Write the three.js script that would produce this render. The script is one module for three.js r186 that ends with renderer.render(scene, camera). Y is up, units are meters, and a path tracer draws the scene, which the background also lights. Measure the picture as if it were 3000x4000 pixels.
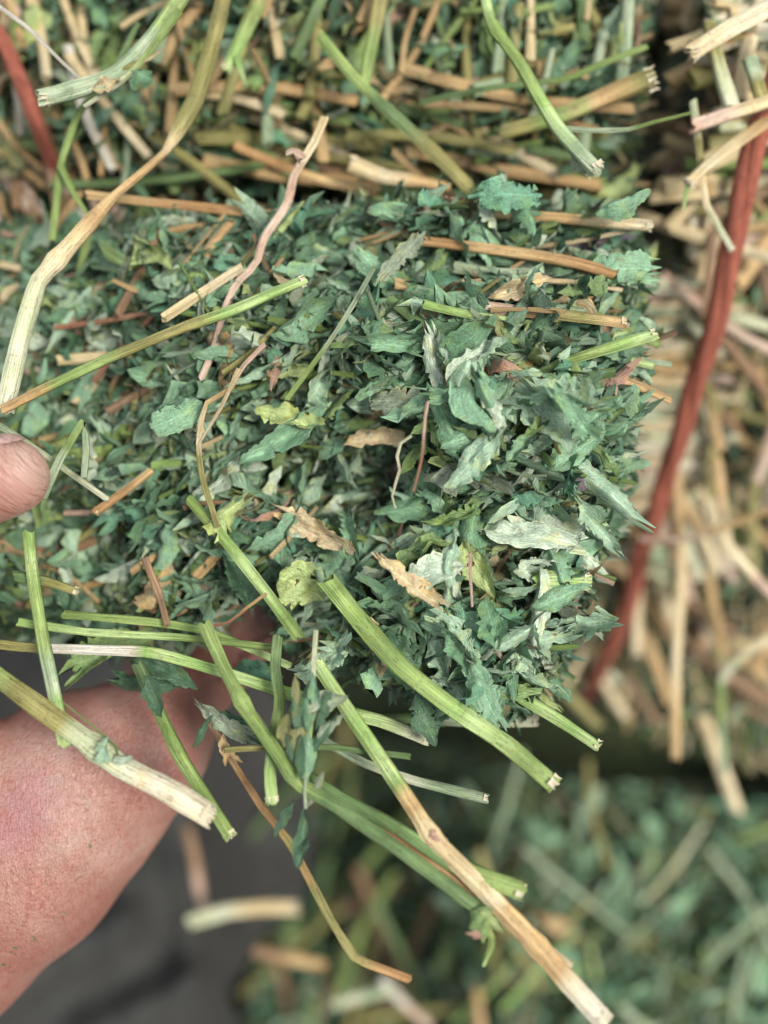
import * as THREE from 'three';
import { MarchingCubes } from 'three/addons/objects/MarchingCubes.js';
import { mergeGeometries } from 'three/addons/utils/BufferGeometryUtils.js';

// ---------------------------------------------------------------- camera, sky, sun, exposure
const FOV = 50, PITCH = THREE.MathUtils.degToRad(55), FOCUS = 0.313;
const scene = new THREE.Scene();
const renderer = new THREE.WebGLRenderer({ antialias: true });
renderer.toneMapping = THREE.LinearToneMapping;
renderer.toneMappingExposure = 1.65;
renderer.shadowMap.enabled = true;
const camera = new THREE.PerspectiveCamera(FOV, 0.75, 0.02, 20);
const CAM = new THREE.Vector3(0, 1.12, 0);
const FWD = new THREE.Vector3(0, -Math.sin(PITCH), -Math.cos(PITCH));
const UPV = new THREE.Vector3(0, Math.cos(PITCH), -Math.sin(PITCH));
const RGT = new THREE.Vector3(1, 0, 0);
const BACK = FWD.clone().negate();
camera.position.copy(CAM);
camera.lookAt(CAM.clone().add(FWD));
camera.focus = FOCUS;
camera.userData.fStop = 3.3;

{ // overcast sky, a little brighter overhead
  const W = 64, H = 32, d = new Float32Array(W * H * 4);
  for (let j = 0; j < H; j++) for (let i = 0; i < W; i++) {
    const el = (j + 0.5) / H * 2 - 1, k = 0.46 + 0.34 * Math.max(0, el), o = (j * W + i) * 4;
    d[o] = 0.985 * k; d[o + 1] = 1.0 * k; d[o + 2] = 1.01 * k; d[o + 3] = 1;
  }
  const t = new THREE.DataTexture(d, W, H, THREE.RGBAFormat, THREE.FloatType);
  t.mapping = THREE.EquirectangularReflectionMapping; t.magFilter = THREE.LinearFilter; t.needsUpdate = true;
  scene.background = t; scene.environment = t;
}
const sun = new THREE.DirectionalLight(0xfff4e6, 3.4);
sun.position.set(0.75, 1.9, 0.55); sun.target.position.set(0, 0.75, -0.2);
sun.castShadow = true; sun.shadow.radius = 34;
Object.assign(sun.shadow.camera, { left: -0.8, right: 0.8, top: 0.8, bottom: -0.8, near: 0.1, far: 4 });
sun.shadow.mapSize.set(2048, 2048);
scene.add(sun, sun.target);

// ---------------------------------------------------------------- helpers
function rngOf(seed) { let s = seed >>> 0; return () => { s = (s + 0x6d2b79f5) | 0; let t = Math.imul(s ^ (s >>> 15), 1 | s); t = (t + Math.imul(t ^ (t >>> 7), 61 | t)) ^ t; return ((t ^ (t >>> 14)) >>> 0) / 4294967296; }; }
const hash = (x, y, z) => { let h = Math.imul(x, 374761393) ^ Math.imul(y, 668265263) ^ Math.imul(z, 2147483647 ^ 0x5bd1e995); h = Math.imul(h ^ (h >>> 13), 1274126177); return ((h ^ (h >>> 16)) >>> 0) / 4294967296; };
function noise(x, y, z = 0) {
  const ix = Math.floor(x), iy = Math.floor(y), iz = Math.floor(z), f = (t) => t * t * (3 - 2 * t), fx = f(x - ix), fy = f(y - iy), fz = f(z - iz), L = (a, b, t) => a + (b - a) * t;
  const p = (k) => L(L(hash(ix, iy, iz + k), hash(ix + 1, iy, iz + k), fx), L(hash(ix, iy + 1, iz + k), hash(ix + 1, iy + 1, iz + k), fx), fy);
  return L(p(0), p(1), fz) * 2 - 1;
}
const fbm = (x, y, z = 0) => noise(x, y, z) * 0.55 + noise(x * 2.1, y * 2.1, z + 7) * 0.3 + noise(x * 4.3, y * 4.3, z + 13) * 0.15;
const clamp = (x, a = 0, b = 1) => Math.min(b, Math.max(a, x));
const smooth = (a, b, x) => { const t = clamp((x - a) / (b - a)); return t * t * (3 - 2 * t); };
const V = (x, y, z) => new THREE.Vector3(x, y, z);
const C = (h) => new THREE.Color(h);
const TY = Math.tan(THREE.MathUtils.degToRad(FOV / 2));
// a point of the place from plan coordinates (across, down) on a 3000 x 4000 grid and a distance in metres
const P = (x, y, d) => CAM.clone().addScaledVector(FWD, d).addScaledVector(RGT, d * TY * (x - 1500) / 2000).addScaledVector(UPV, -d * TY * (y - 2000) / 2000);
const unit = (d) => d * TY / 2000;
const taken = {};
const numbered = (n) => { taken[n] = (taken[n] ?? -1) + 1; return taken[n] ? n + '_' + String(taken[n]).padStart(3, '0') : n; };
function shadowed(o) { o.traverse((m) => { if (m.isMesh) { m.castShadow = true; m.receiveShadow = true; } }); return o; }
function thing(name, label, category, at, group) {
  const g = new THREE.Group(); g.name = numbered(name); g.userData = { label, category };
  if (group) g.userData.group = group;
  g.position.copy(at); scene.add(g); return g;
}
function part(name, geo, mat, parent, kind, under) {   // geometry given in world metres; under: the part that this is a sub-part of
  const g = geo; g.translate(-parent.position.x, -parent.position.y, -parent.position.z);
  const m = new THREE.Mesh(g, mat); m.name = name; m.castShadow = m.receiveShadow = true;
  if (kind) m.userData.kind = kind;
  (under ?? parent).add(m); return m;
}
function tex(w, h, fn, srgb) {
  const d = new Uint8Array(w * h * 4);
  for (let j = 0; j < h; j++) for (let i = 0; i < w; i++) {
    const c = fn(i / w, j / h, i, j), o = (j * w + i) * 4;
    d[o] = clamp(c[0]) * 255; d[o + 1] = clamp(c[1]) * 255; d[o + 2] = clamp(c[2]) * 255; d[o + 3] = 255;
  }
  const t = new THREE.DataTexture(d, w, h); t.magFilter = THREE.LinearFilter; t.minFilter = THREE.LinearMipmapLinearFilter; t.generateMipmaps = true;
  t.wrapS = t.wrapT = THREE.RepeatWrapping; if (srgb) t.colorSpace = THREE.SRGBColorSpace; t.needsUpdate = true; return t;
}

// ---------------------------------------------------------------- textures: leaf atlas (4 rows), stem fibre, litter, skin, cloth
const veins = (u, s, n, k) => { const q = u * n - Math.abs(s) * k + 0.5 * noise(u * 9, s * 4, n); const f = q - Math.floor(q); return Math.exp(-((f - 0.5) ** 2) / 0.02); };
function leafHeight(row, u, v) {           // s across -1..1
  const s = v * 2 - 1;
  if (row === 3) return clamp(0.5 + 0.5 * noise(u * 4, v * 26, 5) + 0.25 * noise(u * 9, v * 60, 6));
  const mid = Math.exp(-(s * s) / 0.002) * 0.8, lat = veins(u, s, row === 1 ? 26 : 20, row === 2 ? 2.6 : 4.2) * (1 - mid), q = u * 16 - Math.abs(s) * 5, strand = noise(q, Math.abs(s) * 20 + u * 14, row * 5) * 0.6 + noise(q * 2, Math.abs(s) * 44 + u * 30, row * 5 + 2) * 0.4;
  return clamp(0.42 + 0.3 * mid + 0.12 * lat + 0.2 * fbm(u * 14, v * 8, row * 9) + 0.34 * strand);
}
const leafMap = tex(1024, 1024, (u, vv) => {
  const row = Math.min(3, Math.floor(vv * 4)), v = vv * 4 - row, s = v * 2 - 1;
  const h = leafHeight(row, u, v), blot = smooth(0.1, 0.5, fbm(u * 4, v * 3, 20 + row * 3)), wash = fbm(u * 3 + 4, v * 2, 60 + row), fine = noise(u * 140, v * 50, 40 + row);
  const mid = row === 3 ? 0 : Math.exp(-(s * s) / 0.002) * 0.6, edge = smooth(0.82, 1, Math.abs(s) + 0.14 * noise(u * 25, 3, row));
  let k = 0.66 + 0.3 * h + 0.05 * fine + 0.1 * wash, r = k, g = k, b = k;
  r += 0.07 * blot + 0.10 * mid + 0.10 * edge; g += 0.03 * blot + 0.09 * mid + 0.08 * edge; b += -0.06 * blot + 0.08 * mid + 0.04 * edge;
  const spot = smooth(0.6, 0.72, noise(u * 26, v * 11, 77 + row)); r -= 0.03 * spot; g -= 0.10 * spot; b -= 0.10 * spot;
  return [r, g, b];
}, true);
const leafBump = tex(1024, 1024, (u, vv) => { const row = Math.min(3, Math.floor(vv * 4)); const h = leafHeight(row, u, vv * 4 - row); return [h, h, h]; });
const fibre = (u, v) => 0.5 + 0.34 * noise(u * 44, v * 5, 3) + 0.2 * noise(u * 90, v * 9, 8) + 0.14 * fbm(u * 6, v * 14, 2);
const stemMap = tex(256, 1024, (u, v) => {
  const um = Math.min(u, 1 - u) * 2, f = fibre(um, v), fl = smooth(0.5, 0.62, noise(um * 30, v * 60, 31)), st = smooth(0.2, 0.6, fbm(um * 5, v * 20, 51));
  const k = 0.66 + 0.34 * f; return [k + 0.03 * st - 0.12 * fl, k - 0.15 * fl, k - 0.04 * st - 0.16 * fl];
}, true);
const stemBump = tex(256, 1024, (u, v) => { const f = fibre(Math.min(u, 1 - u) * 2, v); return [f, f, f]; });
const litterMap = tex(512, 512, (u, v) => {
  const p = Math.PI * 2, x = Math.cos(u * p), y = Math.sin(u * p), a = fbm(x * 9 + 20, y * 9 + v * 40 % 1, v * 30), n = noise(u * 90, v * 60, 4), m = fbm(u * 30, v * 18, 9);
  const k = 0.55 + 0.3 * n + 0.3 * m + 0.1 * a; return [k * 0.98, k, k * 0.86];
}, true);

const LEAF = new THREE.MeshPhysicalMaterial({ vertexColors: true, map: leafMap, bumpMap: leafBump, bumpScale: 0.0005, roughness: 0.65, transmission: 0.15, thickness: 0, side: THREE.DoubleSide });
const STEM = new THREE.MeshStandardMaterial({ vertexColors: true, map: stemMap, bumpMap: stemBump, bumpScale: 0.0003, roughness: 0.55, side: THREE.DoubleSide });
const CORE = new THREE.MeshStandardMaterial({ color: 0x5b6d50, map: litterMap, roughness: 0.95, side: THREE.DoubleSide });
const PITH = new THREE.MeshStandardMaterial({ color: 0xd9d3bb, map: stemMap, roughness: 0.8, side: THREE.DoubleSide });

// leaf tones (sRGB), one material each for the leaves that are single meshes
const TONES = {
  deep: '#4f7559', mid: '#6c9a76', sea: '#86b391', pale: '#a8cbaf', milk: '#c5dcc5', moss: '#84a568', lime: '#adc483', olive: '#888f62', tan: '#c3ad82', pink: '#bf9d8a', straw: '#d9cba4', plum: '#6f6478', grey: '#96a891', teal: '#689f82',
};
const toneMat = {};
for (const k in TONES) toneMat[k] = new THREE.MeshStandardMaterial({ color: TONES[k], map: leafMap, bumpMap: leafBump, bumpScale: 0.0005, roughness: 0.55, side: THREE.DoubleSide });
const pickTone = (r, weights) => { let sum = 0; for (const k in weights) sum += weights[k]; let q = r() * sum; for (const k in weights) { q -= weights[k]; if (q <= 0) return k; } return 'mid'; };
const GREENS = { deep: 9, mid: 22, sea: 27, pale: 22, milk: 8, moss: 9, lime: 5, olive: 3, tan: 0.8, pink: 1, straw: 1.2, plum: 0.4, grey: 4, teal: 12 };
const DULL = { deep: 18, mid: 18, sea: 12, pale: 6, moss: 14, lime: 5, olive: 14, tan: 7, pink: 3, straw: 4, grey: 10, teal: 6 };
const STRAWY = { deep: 14, mid: 14, pale: 9, moss: 12, lime: 8, olive: 14, tan: 10, pink: 4, straw: 12, grey: 12 };

// ---------------------------------------------------------------- leaf shapes: length 1 along x, width along y, upper side z
function leafShape(seed, o = {}) {
  const r = rngOf(seed), nu = o.nu ?? 9, nv = o.nv ?? 4, W = o.w ?? 0.12 + 0.14 * r(), fold = o.fold ?? (r() - 0.25) * 1.5, roll = o.roll ?? (r() < 0.5 ? (r() - 0.5) * 4.4 : (r() - 0.5) * 1.4), bend = o.bend ?? (r() - 0.4) * 2.6, twist = o.twist ?? (r() - 0.5) * 2.6, crum = o.crumple ?? 0.07 + 0.09 * r();
  const torn = o.torn ?? r() < 0.6, row = o.row ?? Math.floor(r() * 3), serr = o.serr ?? 0.05, pleat = o.pleat ?? 0.008, pos = [], uv = [], idx = [], off = seed * 3.7;
  const hook = (r() - 0.5) * 0.3, from = torn ? 0.06 + 0.25 * r() : 0.015, to = torn ? from + 0.45 + 0.25 * r() : 0.985, skewL = 0.75 + 0.5 * r(), skewR = 0.75 + 0.5 * r(), pl = 7 + 6 * r();
  for (let i = 0; i <= nu; i++) {
    const t = i / nu, q = from + (to - from) * t, w = W * Math.pow(Math.max(0.001, Math.sin(Math.PI * Math.pow(q, o.skew ?? 0.85))), 0.75);
    for (let j = 0; j <= nv; j++) {
      const s = j / nv * 2 - 1, rim = Math.abs(s) > 0.99, rag = 0.3 * noise(t * 5, s * 2, off) + 0.16 * noise(t * 13, s * 2, off + 4);
      const ww = w * (s < 0 ? skewL : skewR) * (1 + rag * Math.abs(s)) * (rim ? 1 + serr * (i % 2 ? 1 : -1) * r() * smooth(0.3, 0.8, q) - (r() < (torn ? 0.3 : 0.14) ? 0.55 * r() : 0) : 1);
      const x = t - 0.5 + (torn && (i === nu || i === 0) ? (r() - 0.5) * 0.42 : 0) + 0.05 * Math.abs(s) * noise(t * 5, s * 3, off);
      let y = s * ww, z = 0;
      if (Math.abs(roll) > 0.05) { const a = s * roll; y = ww * Math.sin(a) / roll; z = ww * (1 - Math.cos(a)) / roll; }
      y += hook * (t * t - 0.3);
      z += fold * Math.abs(s) * ww + crum * (fbm(x * 3.2 + off, y * 6, off) + 0.55 * noise(x * 8, y * 15, off)) + pleat * Math.abs(s) * Math.sin((t - Math.abs(s) * 0.22) * pl * 6.28 + noise(t * 4, s, off) * 2);
      const tw = twist * (t - 0.5), cy = y * Math.cos(tw) - z * Math.sin(tw), cz = y * Math.sin(tw) + z * Math.cos(tw), R = Math.abs(bend) > 0.05 ? 1 / bend : 0;
      let X = x, Z = cz; if (R) { X = Math.sin(bend * x) * (R - cz); Z = R - Math.cos(bend * x) * (R - cz); }
      pos.push(X, cy, Z); uv.push(t, (row + 0.03 + 0.94 * (s + 1) / 2) / 4);
      if (i < nu && j < nv) { const a0 = i * (nv + 1) + j, b0 = a0 + nv + 1; idx.push(a0, b0, a0 + 1, b0, b0 + 1, a0 + 1); }
    }
  }
  const g = new THREE.BufferGeometry();
  g.setAttribute('position', new THREE.Float32BufferAttribute(pos, 3)); g.setAttribute('uv', new THREE.Float32BufferAttribute(uv, 2)); g.setIndex(idx); g.computeVertexNormals(); return g;
}
const leafBig = [], leafSmall = [], shred = [];
for (let k = 0; k < 44; k++) leafBig.push(leafShape(100 + k, { nu: 14, nv: 4 }));
for (let k = 0; k < 40; k++) leafSmall.push(leafShape(300 + k, { nu: 6, nv: 2, torn: k % 4 > 0, pleat: 0 }));
for (let k = 0; k < 26; k++) shred.push(leafShape(500 + k, { nu: 6, nv: 2, w: 0.05 + 0.07 * (k % 4) / 3, row: 3, torn: true, fold: 0.4, pleat: 0 }));
const strips = []; for (let k = 0; k < 20; k++) strips.push(leafShape(900 + k, { nu: 10, nv: 2, w: 0.05 + 0.06 * (k % 5) / 4, row: k % 3 ? 3 : 1, torn: k % 2 > 0, bend: (k % 7 - 3) * 0.5, pleat: 0 }));
function stalkShape(seed) { // unit stem for the small pieces
  const r = rngOf(seed), pts = [], b = (r() - 0.5) * 0.22; for (let i = 0; i <= 3; i++) pts.push(V(i / 3 - 0.5, b * Math.sin(Math.PI * i / 3), (r() - 0.5) * 0.03));
  return stemGeo(pts, () => 0.024 + 0.02 * r(), { sides: 5, steps: 4, ref: V(0, 0, 1), flat: 0.6, color: () => new THREE.Color(1, 1, 1), rough: 0 });
}

// stems: a ribbed, slightly flattened tube through the points; radius and colour are functions of the run 0..1
function stemGeo(pts, radius, o = {}) {
  const sides = o.sides ?? 9, curve = new THREE.CatmullRomCurve3(pts, false, 'catmullrom', o.tension ?? 0.3), len = curve.getLength(), steps = o.steps ?? clamp(Math.round(len / 0.004), 6, 60) | 0;
  const pos = [], nor = [], uv = [], col = [], idx = [], flat = o.flat ?? 0.7, sd = o.seed ?? 1, u0 = hash(sd, 3, 1), rib = o.rib ?? 0.1, ref0 = o.ref ?? BACK, rough = o.rough ?? 1, rr = rngOf(sd * 17 + 5);
  const scale = o.scale ?? 1;
  for (let i = 0; i <= steps; i++) {
    const t = i / steps, p = curve.getPointAt(t), T = curve.getTangentAt(t), S = V().crossVectors(T, ref0).normalize(), N = V().crossVectors(S, T).normalize();
    const tw = (o.twist ?? 0) * t + (o.turn ?? 0), r = radius(t) * (1 + rough * 0.07 * noise(t * len * 160, sd * 2.3)), c = o.color ? o.color(t) : C('#ffffff'), cap = i === steps || i === 0;
    for (let j = 0; j <= sides; j++) {
      const a = (j % sides) / sides * Math.PI * 2, k = r * (1 + rib * Math.cos(a * (o.ribs ?? 3) + sd)), ca = Math.cos(a) * k, sa = Math.sin(a) * k * flat;
      const x = ca * Math.cos(tw) - sa * Math.sin(tw), y = ca * Math.sin(tw) + sa * Math.cos(tw), jag = cap && rough ? (i ? 1 : -1) * r * 0.9 * (hash(j % sides, sd, i) - 0.3) : 0;
      pos.push(p.x + S.x * x + N.x * y + T.x * jag, p.y + S.y * x + N.y * y + T.y * jag, p.z + S.z * x + N.z * y + T.z * jag);
      uv.push(u0 + j / sides, u0 * 3 + t * len * scale / 0.05);
      const m = 1 + rough * (0.12 * noise(t * len * 90, j * 0.8, sd) + 0.14 * noise(t * len * 14, j * 1.7, sd + 3) + (rib > 0.05 ? 0.16 * Math.cos(a * (o.ribs ?? 3) + sd) : 0)); col.push(c.r * m, c.g * m, c.b * m);
      if (i < steps && j < sides) { const a0 = i * (sides + 1) + j, b0 = a0 + sides + 1; idx.push(a0, a0 + 1, b0, b0, a0 + 1, b0 + 1); }
    }
  }
  for (const [end, i] of [[0, 0], [1, steps]]) { // recessed ends
    const p = curve.getPointAt(end), T = curve.getTangentAt(end), q = p.clone().addScaledVector(T, (end ? -1 : 1) * radius(end) * 0.6), c0 = o.color ? o.color(end) : C('#ffffff'), n = pos.length / 3;
    pos.push(q.x, q.y, q.z); uv.push(u0, u0); col.push(c0.r, c0.g, c0.b);
    for (let j = 0; j < sides; j++) { const a = i * (sides + 1) + j; idx.push(...(end ? [a, n, a + 1] : [a, a + 1, n])); }
  }
  const g = new THREE.BufferGeometry();
  g.setAttribute('position', new THREE.Float32BufferAttribute(pos, 3)); g.setAttribute('uv', new THREE.Float32BufferAttribute(uv, 2)); g.setAttribute('color', new THREE.Float32BufferAttribute(col, 3)); g.setIndex(idx); g.computeVertexNormals(); return g;
}
const stalks = []; for (let k = 0; k < 8; k++) stalks.push(stalkShape(700 + k));

// many small pieces joined in one geometry
class Soup {
  constructor() { this.pos = []; this.nor = []; this.uv = []; this.col = []; this.idx = []; }
  add(g, m, c) {
    const p = g.attributes.position, n = g.attributes.normal, u = g.attributes.uv, o = this.pos.length / 3, v = V(), nm = new THREE.Matrix3().getNormalMatrix(m), vc = g.attributes.color;
    for (let i = 0; i < p.count; i++) { v.fromBufferAttribute(p, i).applyMatrix4(m); this.pos.push(v.x, v.y, v.z); v.fromBufferAttribute(n, i).applyMatrix3(nm).normalize(); this.nor.push(v.x, v.y, v.z); this.uv.push(u.getX(i), u.getY(i)); this.col.push(c.r, c.g, c.b); }
    const ix = g.index; for (let i = 0; i < ix.count; i++) this.idx.push(ix.getX(i) + o);
  }
  geo() {
    const g = new THREE.BufferGeometry();
    g.setAttribute('position', new THREE.BufferAttribute(new Float32Array(this.pos), 3)); g.setAttribute('normal', new THREE.BufferAttribute(new Float32Array(this.nor), 3)); g.setAttribute('uv', new THREE.BufferAttribute(new Float32Array(this.uv), 2)); g.setAttribute('color', new THREE.BufferAttribute(new Float32Array(this.col), 3)); g.setIndex(new THREE.BufferAttribute(new Uint32Array(this.idx), 1)); return g;
  }
}
const inside = (poly, x, y) => { let c = false; for (let i = 0, j = poly.length - 1; i < poly.length; j = i++) { const [a, b] = poly[i], [d, e] = poly[j]; if ((b > y) !== (e > y) && x < (d - a) * (y - b) / (e - b) + a) c = !c; } return c; };
function normalAt(D, x, y) { const e = 30, a = P(x + e, y, D(x + e, y)).sub(P(x - e, y, D(x - e, y))), b = P(x, y + e, D(x, y + e)).sub(P(x, y - e, D(x, y - e))); const n = V().crossVectors(b, a).normalize(); return n.dot(BACK) < 0 ? n.negate() : n; }
// where a piece lies: at p, length along the picture angle, upper side near n and tilted
function pose(p, n, angle, tilt, size, r, sw = 1) {
  const z = n.clone().add(V(r() - 0.5, r() - 0.5, r() - 0.5).multiplyScalar(2 * tilt)).normalize();
  const x = RGT.clone().multiplyScalar(Math.cos(angle)).addScaledVector(UPV, Math.sin(angle)).addScaledVector(BACK, (r() - 0.5) * tilt); x.addScaledVector(z, -x.dot(z)).normalize();
  const y = V().crossVectors(z, x); if (r() < 0.5) { y.negate(); z.negate(); }
  return new THREE.Matrix4().makeBasis(x.multiplyScalar(size), y.multiplyScalar(size * sw), z.multiplyScalar(size)).setPosition(p);
}
// a mass of hay: a dark core under heaps of leaf, shreds and stems
function mass(o) {
  const { poly, D } = o, r = rngOf(o.seed), xs = poly.map((q) => q[0]), ys = poly.map((q) => q[1]), x0 = Math.min(...xs), x1 = Math.max(...xs), y0 = Math.min(...ys), y1 = Math.max(...ys);
  const g = thing(o.name, o.label, o.category, P((x0 + x1) / 2, (y0 + y1) / 2, D((x0 + x1) / 2, (y0 + y1) / 2) + o.thick / 2));
  const st = o.step ?? 50, pos = [], uv = [], idx = [], ids = new Map(), far = FWD.clone().multiplyScalar(o.thick);
  const vert = (i, j, back) => { const k = i + '_' + j + '_' + back; if (!ids.has(k)) { const x = x0 + i * st, y = y0 + j * st, p = P(x, y, D(x, y) + o.sink + 0.003 * noise(x / 60, y / 60, o.seed)); if (back) p.add(far); ids.set(k, pos.length / 3); pos.push(p.x, p.y, p.z); uv.push(p.x / 0.12 + (back ? 0.3 : 0), (p.y - p.z) / 0.12); } return ids.get(k); };
  const nx = Math.ceil((x1 - x0) / st), ny = Math.ceil((y1 - y0) / st), inn = (i, j) => i >= 0 && j >= 0 && i < nx && j < ny && inside(poly, x0 + (i + 0.5) * st, y0 + (j + 0.5) * st);
  for (let i = 0; i < nx; i++) for (let j = 0; j < ny; j++) if (inn(i, j)) {
    const q = (a, b, c, d) => idx.push(a, b, c, a, c, d);
    q(vert(i, j, 0), vert(i, j + 1, 0), vert(i + 1, j + 1, 0), vert(i + 1, j, 0)); q(vert(i, j, 1), vert(i + 1, j, 1), vert(i + 1, j + 1, 1), vert(i, j + 1, 1));
    for (const [di, dj, a, b] of [[-1, 0, [i, j], [i, j + 1]], [1, 0, [i + 1, j + 1], [i + 1, j]], [0, -1, [i + 1, j], [i, j]], [0, 1, [i, j + 1], [i + 1, j + 1]]]) if (!inn(i + di, j + dj)) q(vert(...a, 0), vert(...a, 1), vert(...b, 1), vert(...b, 0));
  }
  const core = new THREE.BufferGeometry(); core.setAttribute('position', new THREE.Float32BufferAttribute(pos, 3)); core.setAttribute('uv', new THREE.Float32BufferAttribute(uv, 2)); core.setIndex(idx); core.computeVertexNormals();
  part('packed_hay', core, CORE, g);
  const spot = (X0 = x0, X1 = x1, Y0 = y0, Y1 = y1) => { for (let k = 0; k < 400; k++) { const x = X0 + (X1 - X0) * r(), y = Y0 + (Y1 - Y0) * r(); if (inside(poly, x, y)) return [x, y]; } return null; };
  const dir = (x, y) => { const [a, s] = o.dir ? o.dir(x, y) : [0, Math.PI]; return a + (r() + r() - 1) * s; };
  const soup = new Soup(), stems = new Soup(), tint = new THREE.Color();
  const vary = (tone) => { tint.set(TONES[tone]); const k = 0.85 + 0.3 * r(); return tint.multiplyScalar(k); };
  for (let k = 0; k < o.small; k++) {                                        // the heap
    const q = spot(); if (!q) continue;
    const [x, y] = q, kind = r(), lift = o.pile * (r() * 1.0 - 0.15), d = D(x, y) + o.sink - lift, n = normalAt(D, x, y);
    const shr = kind < (o.shreds ?? 0.35), gx = shr ? shred[r() * shred.length | 0] : leafSmall[r() * leafSmall.length | 0], size = shr ? 0.004 + 0.010 * r() : (0.004 + 0.011 * r() * r()) * (o.size ?? 1);
    soup.add(gx, pose(P(x, y, d), n, dir(x, y), o.tilt ?? 0.8, size, r, 0.7 + 0.6 * r()), vary(pickTone(r, o.tones)));
  }
  for (let k = 0; k < (o.medium ?? 0); k++) {                                // larger leaves through the top of the heap
    const q = spot(); if (!q) continue;
    const [x, y] = q; if (o.skip && r() < o.skip(x, y)) continue;
    soup.add(r() < 0.45 ? strips[r() * strips.length | 0] : leafBig[r() * leafBig.length | 0], pose(P(x, y, D(x, y) + o.sink - o.pile * (0.45 + 0.65 * r())), normalAt(D, x, y), dir(x, y), 0.8, (0.009 + 0.013 * r()) * (o.size ?? 1), r, 0.7 + 0.5 * r()), vary(pickTone(r, o.tones)));
  }
  for (let k = 0; k < (o.fringe ?? 0); k++) {                                // along the rim and down the sides
    const i = r() * poly.length | 0, [ax, ay] = poly[i], [bx, by] = poly[(i + 1) % poly.length], t = r(), x = ax + (bx - ax) * t + (r() - 0.5) * 60, y = ay + (by - ay) * t + (r() - 0.5) * 60;
    const p = P(x, y, D(x, y) + o.sink).addScaledVector(FWD, r() * r() * Math.min(o.thick, 0.09));
    soup.add(r() < 0.4 ? shred[r() * shred.length | 0] : leafSmall[r() * leafSmall.length | 0], pose(p, V(r() - 0.5, r() - 0.5, r() - 0.5).normalize(), r() * 6.3, 0.9, 0.005 + 0.010 * r(), r), vary(pickTone(r, o.tones)));
  }
  for (let k = 0; k < (o.twigs ?? 0); k++) {                                 // thin broken stems among the leaves
    const q = spot(); if (!q) continue;
    const [x, y] = q, d = D(x, y) + o.sink - o.pile * (r() * 1.1 - 0.1), tone = pickTone(r, o.stemTones);
    stems.add(stalks[r() * stalks.length | 0], pose(P(x, y, d), normalAt(D, x, y), dir(x, y), 0.35, 0.008 + 0.022 * r(), r, 1), tint.set(STALK[tone][0]).multiplyScalar(0.8 + 0.35 * r()));
  }
  part('leaf_litter', soup.geo(), LEAF, g, 'stuff');
  if (o.twigs) part('stem_litter', stems.geo(), STEM, g, 'stuff');
  for (let k = 0; k < o.leaves; k++) {                                       // single leaves on top
    const q = spot(-60, 3060, -60, 4060); if (!q) continue;
    const [x, y] = q; if (o.skip && r() < o.skip(x, y)) continue;
    const tone = pickTone(r, o.tones), m = new THREE.Mesh(leafBig[r() * leafBig.length | 0], toneMat[tone]);
    m.name = 'leaf'; m.castShadow = m.receiveShadow = true;
    pose(P(x, y, D(x, y) + o.sink - o.pile * (0.55 + 0.6 * r())), normalAt(D, x, y), dir(x, y), o.bigTilt ?? 0.55, (0.010 + 0.011 * r()) * (o.size ?? 1), r, 0.75 + 0.5 * r()).decompose(m.position, m.quaternion, m.scale);
    m.position.sub(g.position); g.add(m);
  }
  for (const s of o.stalkSets ?? []) for (let k = 0; k < s.n; k++) {         // single stems in the mass
    const q = spot(...s.box); if (!q) continue;
    const [x, y] = q, a = s.angle + (r() + r() - 1) * s.spread, L = s.len[0] + (s.len[1] - s.len[0]) * r(), w = s.w[0] + (s.w[1] - s.w[0]) * r(), dx = Math.cos(a) * L / 2, dy = -Math.sin(a) * L / 2, b = (r() - 0.5) * L * 0.12;
    const lift = s.lift ?? 0.004, tip = (s.steep ?? 0.008), d = D(x, y) + o.sink - o.pile * 0.8 - lift * r();
    const pts = [P(x - dx, y - dy, d + (r() - 0.5) * tip), P(x - dy * b / L * 2, y + dx * b / L * 2, d), P(x + dx, y + dy, d + (r() - 0.5) * tip)];
    stemPart(g, pts, w * unit(d) / 2, pickTone(r, s.tones ?? o.stemTones), r, s.rib);
  }
  return g;
}
// stem colours: the tones it runs through from one end to the other
const STALK = { green: ['#7b984f', '#95b066'], bright: ['#8fb463', '#b4d08d'], dark: ['#587644', '#6e8e57'], olive: ['#86854a', '#9d9a5e'], tan: ['#c9ae7d', '#bb9d6c'], straw: ['#d6c598', '#e2d6b2'], pale: ['#bfcaa4', '#d3dabd'], brown: ['#846a50', '#9a7c5c'], orange: ['#b99465', '#ad8757'], sage: ['#8fa886', '#adc0a2'], cream: ['#dfd8ba', '#eae5cf'], rust: ['#a8765a', '#b58c72'], white: ['#dcdcd2', '#cfcdbd'], pink: ['#c8ab98', '#d3beac'] };
function runColor(list, seed) { // list of tones spread along the stem
  const cs = list.flatMap((k) => STALK[k].map(C));
  return (t) => { const q = clamp(t + 0.1 * noise(t * 7, seed)) * (cs.length - 1), i = Math.min(cs.length - 2, q | 0); return cs[i].clone().lerp(cs[i + 1], smooth(0.1, 0.9, q - i)); };
}
function stemPart(g, pts, rad, tone, r, rib) {
  const seed = r() * 1e4 | 0;
  return part('stem', stemGeo(pts, (t) => rad * (1.08 - 0.16 * t), { sides: 7, steps: 5, seed, flat: 0.55 + 0.35 * r(), rib: rib ?? 0.1, color: runColor([tone], seed) }), STEM, g);
}

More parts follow.
